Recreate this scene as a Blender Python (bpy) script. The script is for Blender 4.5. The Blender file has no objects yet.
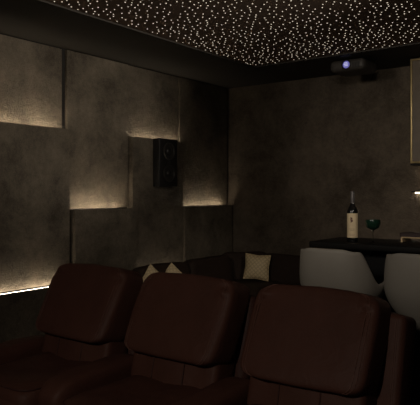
import bpy, bmesh, math, random
from mathutils import Vector, Matrix, noise
random.seed(7)
S = bpy.context.scene
C = S.collection
PI = math.pi

# ------------------------------------------------------------------ materials
def new_mat(name):
    m = bpy.data.materials.new(name); m.use_nodes = True
    nt = m.node_tree
    return m, nt, nt.nodes['Principled BSDF']

def N(nt, t, **kw):
    n = nt.nodes.new(t)
    for k, v in kw.items():
        if k in n.inputs: n.inputs[k].default_value = v
        else: setattr(n, k, v)
    return n

def plain(name, col, rough=0.5, metal=0.0, bump=0.0, bscale=200.0, vary=0.12, vscale=12.0, spec=0.5):
    m, nt, b = new_mat(name)
    tc = N(nt, 'ShaderNodeTexCoord')
    n = N(nt, 'ShaderNodeTexNoise', Scale=vscale, Detail=4.0)
    nt.links.new(tc.outputs['Object'], n.inputs['Vector'])
    r = N(nt, 'ShaderNodeValToRGB')
    r.color_ramp.elements[0].color = tuple(c*(1-vary) for c in col)+(1,)
    r.color_ramp.elements[1].color = tuple(min(1, c*(1+vary)) for c in col)+(1,)
    r.color_ramp.elements[0].position = .3; r.color_ramp.elements[1].position = .7
    nt.links.new(n.outputs['Fac'], r.inputs['Fac'])
    nt.links.new(r.outputs['Color'], b.inputs['Base Color'])
    b.inputs['Roughness'].default_value = rough
    b.inputs['Metallic'].default_value = metal
    b.inputs['Specular IOR Level'].default_value = spec
    if bump:
        n2 = N(nt, 'ShaderNodeTexNoise', Scale=bscale, Detail=3.0)
        nt.links.new(tc.outputs['Object'], n2.inputs['Vector'])
        bp = N(nt, 'ShaderNodeBump', Strength=bump, Distance=.004)
        nt.links.new(n2.outputs['Fac'], bp.inputs['Height'])
        nt.links.new(bp.outputs['Normal'], b.inputs['Normal'])
    return m

def plaster(name, lo, hi, seed=0.0, rough=.62):
    m, nt, b = new_mat(name)
    geo = N(nt, 'ShaderNodeNewGeometry')
    mp = N(nt, 'ShaderNodeMapping'); mp.inputs['Location'].default_value = (seed, seed*1.7, seed*.4)
    nt.links.new(geo.outputs['Position'], mp.inputs['Vector'])
    n1 = N(nt, 'ShaderNodeTexNoise', Scale=2.6, Detail=10.0, Roughness=.68, Distortion=.2)
    n2 = N(nt, 'ShaderNodeTexNoise', Scale=26.0, Detail=6.0, Roughness=.7)
    n3 = N(nt, 'ShaderNodeTexNoise', Scale=95.0, Detail=3.0, Roughness=.75)
    for n in (n1, n2, n3): nt.links.new(mp.outputs['Vector'], n.inputs['Vector'])
    a = N(nt, 'ShaderNodeMath', operation='MULTIPLY_ADD'); a.inputs[1].default_value = .30
    nt.links.new(n2.outputs['Fac'], a.inputs[0]); nt.links.new(n1.outputs['Fac'], a.inputs[2])
    a2 = N(nt, 'ShaderNodeMath', operation='MULTIPLY_ADD'); a2.inputs[1].default_value = .34
    nt.links.new(n3.outputs['Fac'], a2.inputs[0]); nt.links.new(a.outputs[0], a2.inputs[2])
    r = N(nt, 'ShaderNodeValToRGB')
    r.color_ramp.elements[0].position = .62; r.color_ramp.elements[1].position = 1.0
    r.color_ramp.elements[0].color = lo+(1,); r.color_ramp.elements[1].color = hi+(1,)
    nt.links.new(a2.outputs[0], r.inputs['Fac'])
    nt.links.new(r.outputs['Color'], b.inputs['Base Color'])
    b.inputs['Roughness'].default_value = rough
    b.inputs['Specular IOR Level'].default_value = .25
    bp = N(nt, 'ShaderNodeBump', Strength=1.0, Distance=.014)
    add = N(nt, 'ShaderNodeMath', operation='MULTIPLY_ADD'); add.inputs[1].default_value = .7
    nt.links.new(n3.outputs['Fac'], add.inputs[0]); nt.links.new(n2.outputs['Fac'], add.inputs[2])
    nt.links.new(add.outputs[0], bp.inputs['Height'])
    nt.links.new(bp.outputs['Normal'], b.inputs['Normal'])
    return m

def emit(name, col, strength, sampling='AUTO'):
    m, nt, b = new_mat(name)
    nt.nodes.remove(b)
    e = N(nt, 'ShaderNodeEmission', Strength=strength); e.inputs['Color'].default_value = col+(1,)
    nt.links.new(e.outputs[0], nt.nodes['Material Output'].inputs['Surface'])
    m.cycles.emission_sampling = sampling
    return m

def weave(name, c1, c2, scale):
    m, nt, b = new_mat(name)
    tc = N(nt, 'ShaderNodeTexCoord')
    mp = N(nt, 'ShaderNodeMapping'); mp.inputs['Rotation'].default_value = (0, PI/4, 0); mp.inputs['Scale'].default_value = (1, 0, 1); mp.vector_type = 'TEXTURE' if False else 'POINT' 
    nt.links.new(tc.outputs['Object'], mp.inputs['Vector'])
    ch = N(nt, 'ShaderNodeTexVoronoi', Scale=scale); ch.distance = 'CHEBYCHEV'; ch.inputs['Randomness'].default_value = .12
    nt.links.new(mp.outputs['Vector'], ch.inputs['Vector'])
    r = N(nt, 'ShaderNodeValToRGB')
    r.color_ramp.elements[0].position = .25; r.color_ramp.elements[1].position = .55
    r.color_ramp.elements[0].color = c1+(1,); r.color_ramp.elements[1].color = c2+(1,)
    nt.links.new(ch.outputs['Distance'], r.inputs['Fac'])
    nt.links.new(r.outputs['Color'], b.inputs['Base Color'])
    b.inputs['Roughness'].default_value = .55
    bp = N(nt, 'ShaderNodeBump', Strength=.5, Distance=.004); bp.invert = True
    nt.links.new(ch.outputs['Distance'], bp.inputs['Height'])
    nt.links.new(bp.outputs['Normal'], b.inputs['Normal'])
    return m

def leather(name, col, rough=.5):
    m, nt, b = new_mat(name)
    tc = N(nt, 'ShaderNodeTexCoord')
    n = N(nt, 'ShaderNodeTexNoise', Scale=5.0, Detail=5.0, Roughness=.6)
    nt.links.new(tc.outputs['Object'], n.inputs['Vector'])
    r = N(nt, 'ShaderNodeValToRGB')
    r.color_ramp.elements[0].position = .3; r.color_ramp.elements[1].position = .75
    r.color_ramp.elements[0].color = tuple(c*.85 for c in col)+(1,)
    r.color_ramp.elements[1].color = tuple(c*1.15 for c in col)+(1,)
    nt.links.new(n.outputs['Fac'], r.inputs['Fac'])
    nt.links.new(r.outputs['Color'], b.inputs['Base Color'])
    b.inputs['Roughness'].default_value = rough
    b.inputs['Specular IOR Level'].default_value = .2
    v = N(nt, 'ShaderNodeTexVoronoi', Scale=160.0)
    w = N(nt, 'ShaderNodeTexNoise', Scale=11.0, Detail=5.0, Distortion=1.2)
    nt.links.new(tc.outputs['Object'], v.inputs['Vector']); nt.links.new(tc.outputs['Object'], w.inputs['Vector'])
    ad = N(nt, 'ShaderNodeMath', operation='MULTIPLY_ADD'); ad.inputs[1].default_value = .12
    nt.links.new(v.outputs['Distance'], ad.inputs[0]); nt.links.new(w.outputs['Fac'], ad.inputs[2])
    bp = N(nt, 'ShaderNodeBump', Strength=.35, Distance=.012)
    nt.links.new(ad.outputs[0], bp.inputs['Height'])
    nt.links.new(bp.outputs['Normal'], b.inputs['Normal'])
    return m

M = {}
M['plaster'] = plaster('taupe_plaster', (.074, .061, .046), (.275, .230, .173), 3.0)
M['plaster_back'] = plaster('taupe_plaster_wall', (.082, .064, .047), (.235, .188, .141), 11.0)
M['soffit'] = plain('dark_soffit_paint', (.052, .045, .038), .8, vary=.06)
M['side'] = plain('plain_dark_wall_paint', (.09, .075, .06), .85)
M['gap_shade'] = plain('gap_shade_wall', (.022, .019, .017), .9)  # wall colour darkened to put shade into the gaps between panels
M['carpet'] = plain('charcoal_carpet', (.05, .046, .043), .95, bump=.6, bscale=350)
M['star_panel'] = plain('dark_star_cloth', (.30, .21, .16), .95, vary=.1)
M['star'] = emit('star_point_glow', (1.0, .86, .68), 1.05, 'NONE')
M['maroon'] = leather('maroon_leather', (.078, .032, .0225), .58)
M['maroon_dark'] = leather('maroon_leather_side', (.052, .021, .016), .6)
M['thread'] = plain('brown_stitch_thread', (.115, .050, .035), .7)
M['black'] = plain('black_plastic', (.012, .011, .011), .55)
M['black_metal'] = plain('black_metal', (.015, .014, .014), .4, metal=.3)
M['cone'] = plain('speaker_cone_black', (.028, .026, .024), .45)
M['ring'] = plain('dark_grey_ring', (.055, .051, .047), .45)
M['sofa'] = leather('dark_brown_leather', (.040, .025, .018), .7)
M['gold'] = weave('gold_woven_cloth', (.92, .74, .45), (.62, .46, .24), 36.0)
M['pale'] = weave('pale_gold_woven_cloth', (.95, .78, .50), (.70, .54, .31), 36.0)
M['shell'] = plain('greige_white_plastic', (.30, .275, .24), .5, vary=.02)
M['bar'] = plain('black_bar_laminate', (.006, .0055, .0055), .6, spec=.15)
M['bartop'] = plain('black_bar_top', (.007, .0065, .006), .5, spec=.15)
M['brass'] = plain('brushed_brass', (.52, .40, .20), .38, metal=.8)
M['pane'] = plain('bronze_panel', (.15, .112, .074), .38, metal=0)
M['label'] = plain('cream_paper', (.66, .53, .34), .7, vary=.04)
M['ink'] = plain('dark_red_ink', (.09, .018, .015), .6)
M['faint_ink'] = plain('tan_ink', (.36, .26, .16), .7)
M['capsule'] = plain('dark_foil', (.12, .11, .11), .35, metal=.5)
M['wood'] = plain('pale_wood', (.58, .42, .24), .5, vscale=30)
M['bookred'] = plain('dark_red_cloth', (.030, .012, .010), .6)
M['paper'] = plain('book_paper', (.30, .24, .16), .8)
M['strip'] = emit('warm_light_strip', (1.0, .78, .47), 60)
M['lens'] = emit('projector_lens_glow', (.36, .33, 1.0), .38, 'NONE')
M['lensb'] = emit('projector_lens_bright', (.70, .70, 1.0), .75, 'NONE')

m, nt, b = new_mat('dark_bottle_glass')
b.inputs['Base Color'].default_value = (.006, .006, .006, 1); b.inputs['Roughness'].default_value = .12
M['bottle'] = m
m, nt, b = new_mat('green_glass')
n = N(nt, 'ShaderNodeTexNoise', Scale=40.0)
r = N(nt, 'ShaderNodeValToRGB'); r.color_ramp.elements[0].color = (.008, .026, .016, 1); r.color_ramp.elements[1].color = (.016, .050, .030, 1)
nt.links.new(n.outputs['Fac'], r.inputs['Fac']); nt.links.new(r.outputs['Color'], b.inputs['Base Color'])
b.inputs['Roughness'].default_value = .1; b.inputs['Transmission Weight'].default_value = .25
M['green'] = m
m, nt, b = new_mat('clear_glass')
b.inputs['Base Color'].default_value = (.9, .93, .92, 1); b.inputs['Roughness'].default_value = .03
b.inputs['Transmission Weight'].default_value = 1.0
M['clear'] = m

# ------------------------------------------------------------------ mesh helpers
def link(name, me, mat, parent=None, loc=(0, 0, 0), rot=(0, 0, 0)):
    o = bpy.data.objects.new(name, me); C.objects.link(o)
    if mat: me.materials.append(M[mat] if isinstance(mat, str) else mat)
    if parent: o.parent = parent
    o.location = loc; o.rotation_euler = rot
    return o

def obj(name, bm, mat, parent=None, loc=(0, 0, 0), rot=(0, 0, 0), smooth=True):
    bmesh.ops.recalc_face_normals(bm, faces=bm.faces)
    me = bpy.data.meshes.new(name); bm.to_mesh(me); bm.free()
    if smooth:
        for p in me.polygons: p.use_smooth = True
        me.set_sharp_from_angle(angle=math.radians(42))
    return link(name, me, mat, parent, loc, rot)

def box(bm, x0, x1, y0, y1, z0, z1, bev=0.0, seg=3, mat=None):
    b2 = bmesh.new()
    bmesh.ops.create_cube(b2, size=1)
    for v in b2.verts:
        v.co = Vector(((x0+x1)/2+v.co.x*(x1-x0), (y0+y1)/2+v.co.y*(y1-y0), (z0+z1)/2+v.co.z*(z1-z0)))
    if bev: bmesh.ops.bevel(b2, geom=b2.edges[:], offset=bev, segments=seg, profile=.5, affect='EDGES')
    if mat: bmesh.ops.transform(b2, matrix=mat, verts=b2.verts)
    me = bpy.data.meshes.new('tmp'); b2.to_mesh(me); b2.free(); bm.from_mesh(me); bpy.data.meshes.remove(me)
    return bm

def sp(v, e): return math.copysign(abs(v)**e, v)

def superell(u, v, a, b, c, e1, e2):
    # v in [-pi/2, pi/2] (pole axis z), u in [-pi, pi]
    return Vector((a*sp(math.cos(v), e1)*sp(math.cos(u), e2), b*sp(math.cos(v), e1)*sp(math.sin(u), e2), c*sp(math.sin(v), e1)))

def cushion(bm, w, d, h, e1=.35, e2=.35, nu=56, nv=30, cen=(0, 0, 0), warp=None):
    rows = []
    for j in range(nv+1):
        v = -PI/2+PI*j/nv
        row = []
        if j in (0, nv):
            row = [bm.verts.new((0, 0, (-1 if j == 0 else 1)*h/2))]*nu
        else:
            for i in range(nu):
                row.append(bm.verts.new(superell(-PI+2*PI*i/nu, v, w/2, d/2, h/2, e1, e2)))
        rows.append(row)
    for j in range(nv):
        for i in range(nu):
            k = (i+1) % nu
            f = [rows[j][i], rows[j][k], rows[j+1][k], rows[j+1][i]]
            if j == 0: f = [rows[0][0], rows[1][k], rows[1][i]]
            if j == nv-1: f = [rows[j][i], rows[j][k], rows[nv][0]]
            bm.faces.new(f)
    done = set()
    for row in rows:
        for p in row:
            if p in done: continue
            done.add(p)
            if warp: p.co = warp(p.co.copy())
            p.co = p.co+Vector(cen)
    return bm

def tube(bm, pts, r, seg=6, closed=False):
    pts = [Vector(p) for p in pts]; n = len(pts); rings = []
    for i, p in enumerate(pts):
        a = pts[(i-1) % n] if (closed or i > 0) else pts[0]
        c = pts[(i+1) % n] if (closed or i < n-1) else pts[-1]
        t = (c-a).normalized()
        s = t.cross(Vector((0, 0, 1)) if abs(t.z) < .9 else Vector((1, 0, 0))).normalized(); q = t.cross(s)
        rings.append([bm.verts.new(p+r*(math.cos(2*PI*k/seg)*s+math.sin(2*PI*k/seg)*q)) for k in range(seg)])
    for i in range(n if closed else n-1):
        A, B = rings[i], rings[(i+1) % n]
        for k in range(seg): bm.faces.new((A[k], A[(k+1) % seg], B[(k+1) % seg], B[k]))
    if not closed:
        bm.faces.new(rings[0]); bm.faces.new(rings[-1])
    return bm

def lathe(bm, prof, seg=32, cen=(0, 0, 0)):
    rings = []
    for r, z in prof:
        if r < 1e-6: rings.append([bm.verts.new((cen[0], cen[1], cen[2]+z))])
        else: rings.append([bm.verts.new((cen[0]+r*math.cos(2*PI*k/seg), cen[1]+r*math.sin(2*PI*k/seg), cen[2]+z)) for k in range(seg)])
    for A, B in zip(rings, rings[1:]):
        for k in range(seg):
            l = (k+1) % seg
            if len(A) == 1 and len(B) == 1: continue
            if len(A) == 1: bm.faces.new((A[0], B[l], B[k]))
            elif len(B) == 1: bm.faces.new((A[k], A[l], B[0]))
            else: bm.faces.new((A[k], A[l], B[l], B[k]))
    return bm

def tag(o, label, cat, group=None):
    o['label'] = label; o['category'] = cat; o['kind'] = 'thing'
    if group: o['group'] = group
    return o
def thing(name, label, cat, loc=(0, 0, 0), rotz=0, group=None):
    o = bpy.data.objects.new(name, None); C.objects.link(o)
    o.location = loc; o.rotation_euler = (0, 0, rotz); o.empty_display_size = .1
    return tag(o, label, cat, group)
def struct(name, bm, mat):
    o = obj(name, bm, mat, smooth=False); o['kind'] = 'structure'; return o

# ------------------------------------------------------------------ room shell
RX, RY = 5.0, -7.6
ZC = 2.55
struct('floor', box(bmesh.new(), -.1, RX+.1, RY-.1, .1, -.1, 0), 'carpet')
struct('wall_left', box(bmesh.new(), -.1, 0, RY-.1, .1, 0, 2.75), 'gap_shade')
struct('wall_back', box(bmesh.new(), 0, RX, 0, .1, 0, 2.75), 'plaster_back')
struct('wall_right', box(bmesh.new(), RX, RX+.1, RY-.1, .1, 0, 2.75), 'side')
struct('wall_front', box(bmesh.new(), 0, RX, RY-.1, RY, 0, 2.75), 'side')
SX0, SX1, SY0, SY1 = .85, 4.15, -6.75, -.79
bm = bmesh.new()
box(bm, 0, SX0, RY, 0, ZC, 2.70); box(bm, SX1, RX, RY, 0, ZC, 2.70)
box(bm, SX0, SX1, SY1, 0, ZC, 2.70); box(bm, SX0, SX1, RY, SY0, ZC, 2.70)
struct('ceiling', bm, 'soffit')

# star ceiling: panel with its points of light
star = thing('star_ceiling', 'dark ceiling panel sprinkled with hundreds of tiny warm white star lights', 'star ceiling', ((SX0+SX1)/2, (SY0+SY1)/2, 2.562))
obj('panel', box(bmesh.new(), SX0+.001, SX1-.001, SY0+.001, SY1-.001, 2.562, 2.70, mat=Matrix.Translation((-(SX0+SX1)/2, -(SY0+SY1)/2, -2.562))), 'star_panel', star, smooth=False)
CAM = Vector((3.87, -5.59, 1.38)); YAW = math.radians(36.3)
pts = []
grid = {}
cell = .040
tries = 0
while tries < 60000:
    tries += 1
    x = random.uniform(SX0+.02, SX1-.02); y = random.uniform(-5.4, SY1-.018)
    d = noise.noise(Vector((x*3.1, y*3.1, 2.0)))
    dm = .034+.012*(d+.5)
    if len(pts) > 0:
        ok = True; gi, gj = int(x/cell), int(y/cell)
        for a in (-1, 0, 1):
            for c2 in (-1, 0, 1):
                for q in grid.get((gi+a, gj+c2), ()):
                    if (q[0]-x)**2+(q[1]-y)**2 < dm*dm: ok = False; break
        if not ok: continue
    if random.random() < .38: 
        continue
    pts.append((x, y)); grid.setdefault((int(x/cell), int(y/cell)), []).append((x, y))
    if len(pts) >= 15.0*250: break
fwd = Vector((-math.sin(YAW), math.cos(YAW), 0)); rgt = Vector((math.cos(YAW), math.sin(YAW), 0))
def seen(p):
    r_ = Vector((p[0], p[1], ZC))-CAM; t = r_.dot(fwd)
    if t < 1: return None
    px = 210+606*r_.dot(rgt)/t; py = 193-606*r_.z/t
    return t if (0 < px < 420 and 0 < py) else None
inview = sorted([p for p in pts if seen(p)], key=lambda p: seen(p))
near = set(inview[:100])
def dot(bm, x, y, r):
    lathe(bm, [(0, -.0030), (r*.75, -.0022), (r, 0)], 6, (x, y, 2.5618-2.562))
for p in inview[:100]:
    bm = bmesh.new(); dot(bm, 0, 0, random.choice((.0034, .0040, .0045)))
    obj('star_light', bm, 'star', star, (p[0]-(SX0+SX1)/2, p[1]-(SY0+SY1)/2, 0))
bm = bmesh.new()
for p in pts:
    if p not in near: dot(bm, p[0]-(SX0+SX1)/2, p[1]-(SY0+SY1)/2, random.choice((.0034, .0040, .0045)))
o = obj('star_lights_beyond', bm, 'star', star); o['kind'] = 'stuff'

# ------------------------------------------------------------------ panelled left wall with hidden light strips
COL = [-3.12, -2.32, -1.60, -.875, -.042]
strips = {}
def panel(ci, z0, z1, d, label, led=None, ledge=None, lift=.006):
    g = .0015
    y0, y1 = COL[ci]+g, COL[ci+1]-(.036 if ci == 0 else .012 if ci == 1 else g)
    zt = z1-.003
    if led:
        # the top edge is a trough: a front lip, two closed ends and the light strip lying in it
        dp = .030
        bm = box(bmesh.new(), .0005, d, y0, y1, z0+.003, zt-dp, .002, 1)
        box(bm, d-.016, d, y0, y1, zt-dp-.001, zt, .002, 1)
        box(bm, ledge+.0005, d-.015, y0, y0+.012, zt-dp-.001, zt); box(bm, ledge+.0005, d-.015, y1-.012, y1, zt-dp-.001, zt)
    else:
        bm = box(bmesh.new(), .0005, d, y0, y1, z0+.003, zt, .002, 1)
    o = obj('wall_board', bm, 'plaster')
    tag(o, label, 'wall panel', 'plaster panels on the left wall')
    if led:
        # strip of light laid on the ledge behind the panel's top edge
        x0, x1 = d-.030, d-.018
        key = led
        if key not in strips: strips[key] = emit('warm_light_strip_%d' % int(key), (1.0, .84, .63), key)
        s = box(bmesh.new(), x0, x1, y0+INS, y1-INS*(2.2 if ci in (1, 3) else 1), zt-dp, zt-dp+lift)
        so = obj('light_strip', s, strips[key], o, smooth=False)
    return o
H, HA, HB = .6375, 1.893, 1.248
INS = .05
for ci, nm in ((0, 'at the picture\'s edge, farthest from the room corner'), (2, 'that carries the loudspeaker')):
    pass
panel(0, HA, 2.545, .012, 'short upper plaster panel farthest from the room corner, lit along its bottom edge')
panel(0, H+.03, HA, .105, 'tall plaster panel with bright glowing line at its foot, nearest the viewer', 29, .012)
panel(0, 0, H+.03, .165, 'low dark plaster panel under the brightest strip of light', 15, .105, .029)
panel(1, HB, 2.545, .030, 'tall upper plaster panel between speaker column and column farthest from corner', None)
panel(1, 0, HB, .130, 'lower plaster panel behind first recliner with light glowing above its top', 36, .030)
panel(2, HA, 2.545, .012, 'short upper plaster panel directly above the wall speaker')
panel(2, H, HA, .075, 'tall plaster panel on which the black speaker hangs', 21, .012)
panel(2, 0, H, .135, 'low plaster panel below the speaker panel, behind the corner sofa', 6, .075)
panel(3, HB, 2.545, .030, 'tall upper plaster panel beside the room corner')
panel(3, 0, HB, .100, 'lower plaster panel beside the room corner, glowing line at its top', 22, .030)

# ------------------------------------------------------------------ wall speaker
sp_ = thing('wall_speaker', 'black two-cone box loudspeaker hung on the plaster panelled wall', 'speaker', (.076, -1.20, 1.44))
obj('cabinet', box(bmesh.new(), .0005, .085, -.132, .132, 0, .452, .008), 'black', sp_)
for z in (.125, .335):
    bm = bmesh.new()
    lathe(bm, [(.082, .0), (.082, .008), (.072, .011), (.066, .004), (.030, -.0), (.026, .004), (.014, .011), (0, .013)], 36)
    c_ = obj('cone', bm, 'cone', sp_, (.084, .0, z), (0, PI/2, 0))
    bm = bmesh.new(); pts_ = [(.077*math.cos(a*2*PI/40), .077*math.sin(a*2*PI/40), .009) for a in range(40)]
    tube(bm, pts_, .0035, 6, True); obj('cone_ring', bm, 'ring', c_)
bm = bmesh.new(); lathe(bm, [(.024, 0), (.024, .005), (.018, .005), (.012, .002), (0, .006)], 24)
obj('tweeter', bm, 'cone', sp_, (.084, .0, .23), (0, PI/2, 0))

# ------------------------------------------------------------------ projector under the back soffit
pj = thing('projector', 'dark box projector with a violet lit lens hanging at the ceiling edge', 'projector', (1.725, -.50, ZC))
bm = bmesh.new(); box(bm, -.165, .155, -.17, .14, -.11, -.012, .035, 5)
obj('body', bm, plain('projector_grey_plastic', (.07, .062, .055), .5), pj)
bm = bmesh.new(); lathe(bm, [(.03, -.022), (.03, -.006), (.06, -.006), (.06, 0), (0, 0)], 24); obj('ceiling_mount', bm, 'black_metal', pj)
bm = bmesh.new(); lathe(bm, [(.036, 0), (.050, 0), (.050, .012), (.042, .014), (.036, .004)], 32)
lh = obj('lens_ring', bm, 'black', pj, (-.008, -.166, -.060), (PI/2, 0, 0)); lh.scale = (.85, .85, 1)
bm = bmesh.new(); lathe(bm, [(.038, .003), (.03, .008), (.015, .011), (0, .012)], 32); obj('lens', bm, 'lens', lh)
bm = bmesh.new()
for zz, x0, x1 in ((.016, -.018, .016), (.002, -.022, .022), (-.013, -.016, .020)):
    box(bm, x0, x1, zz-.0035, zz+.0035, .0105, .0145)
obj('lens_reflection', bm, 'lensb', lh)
bm = bmesh.new()
for k in range(5): box(bm, .045+k*.014, .053+k*.014, -.172, -.168, -.090, -.045)
obj('vent_grille', bm, 'black', pj)

# ------------------------------------------------------------------ brass framed wall cabinet, shelf
cab = thing('wall_cabinet', 'brass framed wall cabinet mounted high at the edge of the back wall', 'cabinet', (2.47, -.001, 1.62))
obj('body', box(bmesh.new(), -.305, .305, -.345, -.001, 0, .922, .003), 'black', cab)
bm = bmesh.new()
w, h, t_ = .299, .90, .017
box(bm, -w, -w+t_, -.368, -.346, .015, h+.012, .002); box(bm, w-t_, w, -.368, -.346, .015, h+.012, .002)
box(bm, -w+t_, w-t_, -.368, -.346, .015, .015+t_, .002); box(bm, -w+t_, w-t_, -.368, -.346, h+.012-t_, h+.012, .002)
dr = obj('door', bm, 'brass', cab)
obj('door_panel', box(bmesh.new(), -w+t_, w-t_, -.358, -.348, .015+t_, h+.012-t_), 'pane', dr)
ls = obj('light_strip', box(bmesh.new(), -.29, .29, -.05, -.04, -.006, .0), emit('cabinet_light', (1, .84, .60), 16.0), cab, smooth=False)
sh = thing('wall_shelf', 'thin black shelf with light below it, under the brass framed cabinet', 'shelf', (2.48, 0, 1.386))
obj('board', box(bmesh.new(), -.387, .34, -.10, -.001, 0, .012, .002), 'black', sh)
obj('light_strip', box(bmesh.new(), -.375, .30, -.022, -.012, -.007, -.0005), emit('shelf_light', (1, .86, .66), 13.0), sh, smooth=False)

# ------------------------------------------------------------------ bar counter
bar = thing('bar_counter', 'black bar counter behind the white stools', 'bar counter', (3.4, -2.1, 0))
obj('countertop', box(bmesh.new(), -1.20, 1.25, -.22, .23, 1.055, 1.092, .008), 'bartop', bar)
obj('body', box(bmesh.new(), -1.10, 1.20, -.02, .20, .08, 1.055, .004), 'bar', bar)
obj('plinth', box(bmesh.new(), -1.08, 1.18, .02, .18, 0, .08), 'bar', bar)
ZB = 1.092
bt = thing('wine_bottle', 'dark wine bottle with cream label standing on the bar counter', 'bottle', (2.437, -2.225, ZB), math.radians(24))
bt.scale = (.82, .82, .90)
bm = bmesh.new()
lathe(bm, [(0, .004), (.030, 0), (.0375, .004), (.0385, .02), (.0385, .190), (.037, .205), (.031, .222), (.020, .238), (.0150, .250), (.0140, .262), (.0140, .320), (.0150, .322), (.0150, .329), (0, .329)], 40)
obj('glass', bm, 'bottle', bt)
bm = bmesh.new(); lathe(bm, [(.0146, .252), (.0150, .262), (.0150, .321), (.0160, .3215), (.0160, .3305), (0, .3308)], 32); obj('capsule', bm, 'capsule', bt)
def arcpatch(bm, r, a0, a1, z0, z1, n=24):
    p = [[bm.verts.new((r*math.sin(a0+(a1-a0)*i/n), -r*math.cos(a0+(a1-a0)*i/n), z)) for i in range(n+1)] for z in (z0, z1)]
    for i in range(n): bm.faces.new((p[0][i], p[0][i+1], p[1][i+1], p[1][i]))
    return bm
lb = obj('label', arcpatch(bmesh.new(), .0390, -1.45, 1.25, .030, .188), 'label', bt)
bm = bmesh.new()
arcpatch(bm, .0393, -.38, -.22, .140, .164, 3); arcpatch(bm, .0393, -.20, .02, .133, .148, 3); arcpatch(bm, .0393, -.20, -.04, .150, .160, 3); arcpatch(bm, .0393, -.34, -.20, .128, .139, 3)
obj('emblem', bm, 'ink', lb)
for z, a in ((.086, .5), (.078, .38), (.052, .55), (.044, .45)):
    obj('print_line', arcpatch(bmesh.new(), .0393, -a-.12, a-.12, z, z+.0022, 10), 'faint_ink', lb)

gb = thing('goblet', 'green bowled stem glass standing on the bar beside the wine bottle', 'glass', (2.567, -2.240, ZB))
gb.scale = (1.0, 1.0, .87)
bm = bmesh.new()
lathe(bm, [(0, .090), (.012, .090), (.032, .102), (.042, .122), (.044, .140), (.042, .155), (.0405, .155), (.0425, .140), (.0405, .123), (.030, .105), (0, .094)], 40)
obj('bowl', bm, 'green', gb)
bm = bmesh.new(); lathe(bm, [(0, 0), (.034, 0), (.034, .002), (.012, .006), (.0045, .014), (.0040, .060), (.0052, .082), (.012, .0895), (0, .0895)], 32)
obj('stem', bm, 'clear', gb)

rs = thing('wooden_riser', 'small pale wood riser stand under the dark book on the bar', 'stand', (2.812, -1.98, ZB))
bm = bmesh.new(); box(bm, -.145, .145, -.08, .08, .024, .032, .0015); box(bm, -.145, -.136, -.08, .08, 0, .024, .001); box(bm, .136, .145, -.08, .08, 0, .024, .001)
obj('stand', bm, 'wood', rs); rs.children[0].name = 'frame'
bk = thing('hardback_book', 'dark red book lying flat on the pale wood riser', 'book', (2.812, -1.98, ZB+.0322))
bm = bmesh.new(); box(bm, -.15, .15, -.085, .085, 0, .003, .001); box(bm, -.15, .15, -.085, .085, .019, .022, .001); box(bm, -.15, -.146, -.085, .085, .0, .022, .001)
obj('cover', bm, 'bookred', bk)
obj('pages', box(bmesh.new(), -.1455, .146, -.081, .081, .0031, .0189), 'bookred', bk)

# ------------------------------------------------------------------ stools
def smooth01(t): t = max(0, min(1, t)); return t*t*(3-2*t)
def stool(loc, rotz, label):
    t = thing('bar_stool', label, 'bar stool', loc, rotz, 'white bar stools at the counter')
    bm = bmesh.new()
    nphi, ns = 96, 26
    zb, zm = .672, .905
    rows = []
    for i in range(nphi):
        ph = -PI+2*PI*i/nphi            # 0 = back (towards -y)
        a = abs(ph)*180/PI
        top = 1.096
        rim = top-.012*smooth01((a-24)/20)-(top-.924)*smooth01((a-50)/28)+.022*math.exp(-((a-104)/13)**2)
        rim = rim-(.915-.775)*smooth01((a-112)/42)
        ne = 2.5
        cx, cy = math.sin(ph), -math.cos(ph)
        pr = 1/((abs(cx)**ne+abs(cy)**ne)**(1/ne))
        row = []
        for j in range(1, ns+1):
            s = j/ns
            z = zb+(rim-zb)*s**1.15
            q = (z-zb)/(zm-zb)
            R = min(1, q)
            R = (1-(1-R)**1.8)**.72
            if z > zm: R = 1-.085*smooth01((z-zm)/(1.10-zm))
            fl = .016*smooth01((a-70)/25)*(1-smooth01((a-118)/25))*smooth01((s-.7)/.3)
            x = (.218*R+fl)*pr*cx; y = .205*R*pr*cy
            y -= .05*smooth01((z-.80)/.3)*(1 if a < 90 else max(0, 1-(a-90)/40))
            row.append(bm.verts.new((x, y, z)))
        rows.append(row)
    cv = bm.verts.new((0, 0, zb))
    for i in range(nphi):
        A, B = rows[i], rows[(i+1) % nphi]
        bm.faces.new((cv, A[0], B[0]))
        for j in range(ns-1): bm.faces.new((A[j], A[j+1], B[j+1], B[j]))
    so = obj('seat_shell', bm, 'shell', t)
    md = so.modifiers.new('Solidify', 'SOLIDIFY'); md.thickness = .012; md.offset = -1
    for v in so.data.polygons: v.use_smooth = True
    bm = bmesh.new(); cushion(bm, .30, .29, .045, .5, .6, 32, 12, (0, .0, .775)); obj('seat_pad', bm, 'shell', t)
    bm = bmesh.new(); lathe(bm, [(0, .66), (.07, .66), (.09, .70), (.06, .712), (0, .712)], 28); obj('under_seat_plate', bm, 'black_metal', t)
    for sx in (-1, 1):
        for sy in (-1, 1):
            bm = bmesh.new(); tube(bm, [(sx*.06, sy*.06, .675), (sx*.13, sy*.13, .30), (sx*.18, sy*.18, .004)], .011, 10); obj('leg', bm, 'black_metal', t)
    bm = bmesh.new(); f_ = .133
    tube(bm, [(-f_, -f_, .28), (f_, -f_, .28), (f_, f_, .28), (-f_, f_, .28)], .008, 8, True); obj('footrest', bm, 'black_metal', t)
    return t
stool((2.517, -2.53, 0), 0, 'white tub bar stool showing its whole back, in front of the wine bottle')
stool((2.985, -2.53, 0), 0, 'white tub bar stool cut by the picture edge, in front of the dark book')

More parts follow.
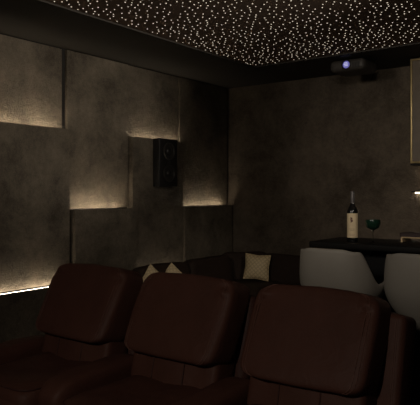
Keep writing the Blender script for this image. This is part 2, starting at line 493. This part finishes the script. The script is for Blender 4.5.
# ------------------------------------------------------------------ recliners
LEAN = math.radians(14)
def wr(p, amp, f, seed): 
    n = noise.noise(Vector((p.x*f+seed, p.y*f, p.z*f*1.0)))+.5*noise.noise(Vector((p.x*f*2.7+seed, p.y*f*2.7, p.z*f*2.7)))
    return n*amp
def recliner(x, label, seed, left_arm=False, wing_r=False, wing_l=False):
    t = thing('recliner', label, 'recliner', (x, -3.25, 0), 0, 'maroon recliners in the front row')
    R = Matrix.Rotation(-LEAN, 4, 'X')
    # base and footrest
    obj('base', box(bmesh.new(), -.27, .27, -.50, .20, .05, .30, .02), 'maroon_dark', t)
    bm = bmesh.new(); cushion(bm, .53, .10, .34, .45, .35, 40, 20, (0, -.575, .24)); obj('footrest', bm, 'maroon', t)
    # seat
    def seat_w(p):
        p.z += wr(p, .008, 5, seed) if p.z > 0 else 0
        p.z -= .018*math.exp(-(p.x/.14)**2-((p.y+.05)/.2)**2) if p.z > 0 else 0
        return p
    bm = bmesh.new(); cushion(bm, .53, .66, .22, .42, .3, 56, 26, (0, -.28, .37), seat_w); st = obj('seat', bm, 'maroon', t)
    bm = bmesh.new(); pts_ = []
    for k in range(60):
        u = -PI+2*PI*k/60; p = superell(u, .55, .265, .33, .11, .42, .3); pts_.append(p*1.004+Vector((0, -.28, .37)))
    tube(bm, pts_, .004, 6, True); obj('piping', bm, 'maroon_dark', st)
    # back shell
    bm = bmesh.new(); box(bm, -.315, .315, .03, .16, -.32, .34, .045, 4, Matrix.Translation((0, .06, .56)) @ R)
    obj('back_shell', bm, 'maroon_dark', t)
    # lumbar
    bm = bmesh.new(); lw = bmesh.new()
    def lum(p):
        p.y -= .012*math.cos(p.x*PI/.19)
        p.y += wr(p, .006, 7, seed+4)
        return p
    cushion(bm, .54, .20, .34, .4, .35, 72, 26, (0, 0, 0), lum)
    bmesh.ops.transform(bm, matrix=Matrix.Translation((0, -.01, .52)) @ R, verts=bm.verts)
    lo = obj('lumbar_cushion', bm, 'maroon', t)
    for sx in (-.095, .095):
        pts_ = []
        for k in range(13):
            v = -.55+1.1*k/12
            u = -math.acos(max(-1, min(1, sp(sx/(.27*max(.3, sp(math.cos(v), .4))), 1/.35))))
            p = superell(u, v, .27, .10, .17, .4, .35); p.y -= .012*math.cos(p.x*PI/.19)+.001; pts_.append(Matrix.Translation((0, -.01, .52)) @ R @ p)
        bm = bmesh.new(); tube(bm, pts_, .0028, 6); obj('seam', bm, 'maroon_dark', lo)
    # head pillow: thick overhanging pad
    w, d, h = .605, .185, .400
    def pil(p):
        s = (p.z/h+.5)                                   # 0 bottom, 1 top
        if p.y < 0: p.y *= 1+.28*(1-s)                   # fuller towards the bottom front
        p.z += .018*(1-(2*p.x/w)**2)*(1 if p.z > 0 else -.3)   # softly crowned top
        p.x *= (1-.03*smooth01((s-.55)/.45))*(1-.05*(1-s))
        f = wr(p, .010, 6, seed+9)
        p.y += f+.22*p.z; p.z += f*.5
        cr = math.exp(-((abs(p.x)-w*.40)/.03)**2)*math.exp(-((p.z-h*.36)/.06)**2)
        p.y += .012*cr*math.sin(p.z*90+seed)
        return p
    TM = Matrix.Translation((0, .035, .757)) @ R
    bm = bmesh.new(); cushion(bm, w, d, h, .23, .24, 84, 44, (0, 0, 0), pil)
    bmesh.ops.transform(bm, matrix=TM, verts=bm.verts)
    po = obj('head_pillow', bm, 'maroon', t)
    # seams of the pillow: front edge piping each side and over the top
    for sx in (-1, 1):
        for off, rr in ((.425, .0018), (.45, .0014)):
            pts_ = []
            for k in range(33):
                v = -1.1+2.3*k/32
                uu = -math.acos(min(1, (off*2)**(1/.24)))
                p = superell(uu, v, w/2, d/2, h/2, .23, .24); p.x *= sx
                p = pil(p.copy()); p.y -= .001; pts_.append(TM @ p)
            bm = bmesh.new(); tube(bm, pts_, rr, 5); obj('stitching', bm, 'thread', po)
    # arms
    def arm(ax):
        def aw(p):
            s = (p.y/.60+.5)
            p.z += .03*(s-.5)+wr(p, .006, 6, seed+ax*7)
            if s < .12: p.z -= .02*(1-s/.12)
            return p
        bm = bmesh.new(); cushion(bm, .17, .60, .165, .55, .38, 60, 24, (ax, -.26, .448), aw)
        a = obj('armrest', bm, 'maroon', t)
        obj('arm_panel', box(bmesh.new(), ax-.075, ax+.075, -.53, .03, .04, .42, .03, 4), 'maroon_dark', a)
        return a
    arm(.3525)
    if left_arm: arm(-.3525)
    def wing(ax):
        bm = bmesh.new(); box(bm, -.088, .088, -.075, .10, -.42, .345, .028, 5, Matrix.Translation((ax, .14, .525)) @ R)
        wo = obj('side_wing', bm, 'maroon', t)
        s = 1 if ax > 0 else -1
        for dx in (.052, .060):
            bm = bmesh.new(); tube(bm, [Matrix.Translation((ax, .14, .525)) @ R @ Vector((s*dx, -.0762, z)) for z in (-.38, -.1, .15, .30, .322)], .0014, 5)
            obj('stitching', bm, 'thread', wo)
    if wing_r: wing(.268)
    if wing_l: wing(-.268)
    return t
recliner(1.275, 'maroon leather recliner next to the panelled wall, light strip beside it', 1.0, left_arm=True, wing_l=True)
recliner(1.98, 'maroon leather recliner in the middle of the row of three', 5.0)
recliner(2.685, 'maroon leather recliner at the end of the row in front of the white stools', 9.0, wing_r=True)

# ------------------------------------------------------------------ corner sofa
sf = thing('corner_sofa', 'dark brown leather corner sofa against the two plaster walls', 'sofa', (.14, -.02, 0))
obj('base', box(box(bmesh.new(), .0, .82, -1.90, 0, .05, .28, .02), .82, 2.0, -.84, 0, .05, .28, .02), 'sofa', sf)
obj('back_frame', box(box(bmesh.new(), .0, .16, -1.90, 0, .28, .66, .03), .16, 2.0, -.16, 0, .28, .66, .03), 'sofa', sf)
def sofa_cush(nm, cx, cy, cz, w, d, h, rx=0, rz=0, seed=0):
    bm = bmesh.new(); cushion(bm, w, d, h, .36, .34, 48, 24, (0, 0, 0), lambda p: p+Vector((0, wr(p, .012, 5, seed), wr(p, .01, 4, seed+3))))
    return obj(nm, bm, 'sofa', sf, (cx, cy, cz), (rx, 0, rz))
for k, (cx, cy, w, d) in enumerate(((.49, -1.53, .66, .66), (.49, -.50, .66, .70+.68), (1.16, -.48, .66, .68), (1.72, -.48, .50, .68))):
    if k == 1: cy, d = -.66, 1.06
    sofa_cush('seat_cushion', cx, cy, .41, w, d, .20, seed=k)
for k, (cy, w) in enumerate(((-1.55, .66), (-.88, .66))):
    sofa_cush('back_cushion', .26, cy, .60, w, .19, .33, math.radians(-10), PI/2, seed=10+k)
sofa_cush('back_cushion', .30, -.30, .605, .50, .18, .33, math.radians(-10), math.radians(45), seed=13)
for k, cx in enumerate((.80, 1.44)):
    sofa_cush('back_cushion', cx, -.25, .605, .62, .19, .33, math.radians(-10), 0, seed=15+k)
sofa_cush('armrest', 2.06, -.44, .36, .17, .86, .46, seed=21)

def throw_pillow(s, thick, mat, loc, rot, label, cat='cushion'):
    bm = bmesh.new(); n = 20; g = [[], []]
    for side in (0, 1):
        for i in range(n+1):
            row = []
            for j in range(n+1):
                u, v = -1+2*i/n, -1+2*j/n
                pin = 1-.10*(1-abs(u)**1.2)*abs(v)**3-.0; piv = 1-.10*(1-abs(v)**1.2)*abs(u)**3
                t_ = thick/2*((1-u*u)*(1-v*v))**.45
                row.append(bm.verts.new((s/2*u*piv, (t_+.001)*(1 if side else -1), s/2*v*pin)))
            g[side].append(row)
    for side in (0, 1):
        for i in range(n):
            for j in range(n): bm.faces.new((g[side][i][j], g[side][i+1][j], g[side][i+1][j+1], g[side][i][j+1]))
    bmesh.ops.remove_doubles(bm, verts=bm.verts, dist=.0022)
    o = obj('throw_pillow', bm, mat, None, loc, rot)
    bm = bmesh.new(); p_ = []
    for side, rng in ((0, [(-1+2*k/12, -1) for k in range(12)]), (1, [(1, -1+2*k/12) for k in range(12)]), (2, [(1-2*k/12, 1) for k in range(12)]), (3, [(-1, 1-2*k/12) for k in range(12)])):
        for u, v in rng:
            pin = 1-.10*(1-abs(u)**1.2)*abs(v)**3; piv = 1-.10*(1-abs(v)**1.2)*abs(u)**3
            p_.append((s/2*u*piv, 0, s/2*v*pin))
    tube(bm, p_, .004, 6, True); obj('piping', bm, mat, o)
    return tag(o, label, cat, 'gold cushions on the corner sofa')
throw_pillow(.25, .11, 'gold', (.706, -.50, .650), (math.radians(-10), math.radians(4), math.radians(22)), 'square gold woven cushion standing alone on the sofa along the back wall')
throw_pillow(.265, .11, 'pale', (.54, -1.83, .614), (math.radians(-32), math.radians(42), math.radians(52)), 'pale gold cushion with its corner up, nearer the viewer of the two behind the recliners')
throw_pillow(.265, .11, 'pale', (.545, -1.60, .600), (math.radians(-32), math.radians(-46), math.radians(58)), 'pale gold cushion leaning behind the middle recliner, nearer the room corner of the pair')

# ------------------------------------------------------------------ added spots, out of view, that brighten the room
def lamp(loc, power, size, col=(1, .84, .64), rot=(0, 0, 0), spread=None):
    l = bpy.data.lights.new('ceiling_lamp', 'AREA'); l.shape = 'DISK'; l.size = size; l.energy = power; l.color = col
    if spread: l.spread = spread
    o = bpy.data.objects.new('ceiling_lamp', l); C.objects.link(o); o.location = loc; o.rotation_euler = rot
    return o
def spot(loc, target, power, ang=150, size=.12, col=(1, .89, .75)):
    l = bpy.data.lights.new('added_spot', 'SPOT'); l.energy = power; l.color = col; l.spot_size = math.radians(ang); l.spot_blend = 1.0; l.shadow_soft_size = size
    o = bpy.data.objects.new('added_spot', l); C.objects.link(o); o.location = loc
    o.rotation_euler = (Vector(target)-Vector(loc)).to_track_quat('-Z', 'Y').to_euler(); return o
spot((4.5, -2.9, 2.45), (0, -2.5, 2.46), 190, 46)  # unseen, added to brighten the upper left wall
spot((4.2, -6.95, 2.48), (2.75, 0, 2.35), 215, 40, .4)  # added pair for the back wall, split to weaken the projector's shadow
spot((1.4, -6.95, 2.48), (2.75, 0, 2.25), 190, 38, .4)
spot((3.2, -7.1, 2.45), (2.12, -3.22, .62), 102, 57)  # unseen, added to light the recliners and stool backs
spot((4.5, -4.2, 2.45), (.60, -1.25, .66), 58, 23, .06)  # narrow added spot that lifts the cushions on the sofa
W = bpy.data.worlds.new('room_dark'); W.use_nodes = True
W.node_tree.nodes['Background'].inputs['Color'].default_value = (.01, .009, .008, 1)
S.world = W

# ------------------------------------------------------------------ camera
cd = bpy.data.cameras.new('camera'); co = bpy.data.objects.new('camera', cd); C.objects.link(co)
co.location = CAM; co.rotation_euler = (PI/2, 0, YAW)
cd.sensor_fit = 'HORIZONTAL'; cd.sensor_width = 36; cd.lens = 606/420*36; cd.shift_y = -9.5/420
cd.clip_start = .02
S.camera = co
S.view_settings.view_transform = 'Standard'; S.view_settings.look = 'None'
S.view_settings.exposure = 0; S.view_settings.gamma = 1; S.view_settings.use_curve_mapping = False
S.cycles.use_denoising = True
S.cycles.max_bounces = 8
S.cycles.sample_clamp_indirect = 3
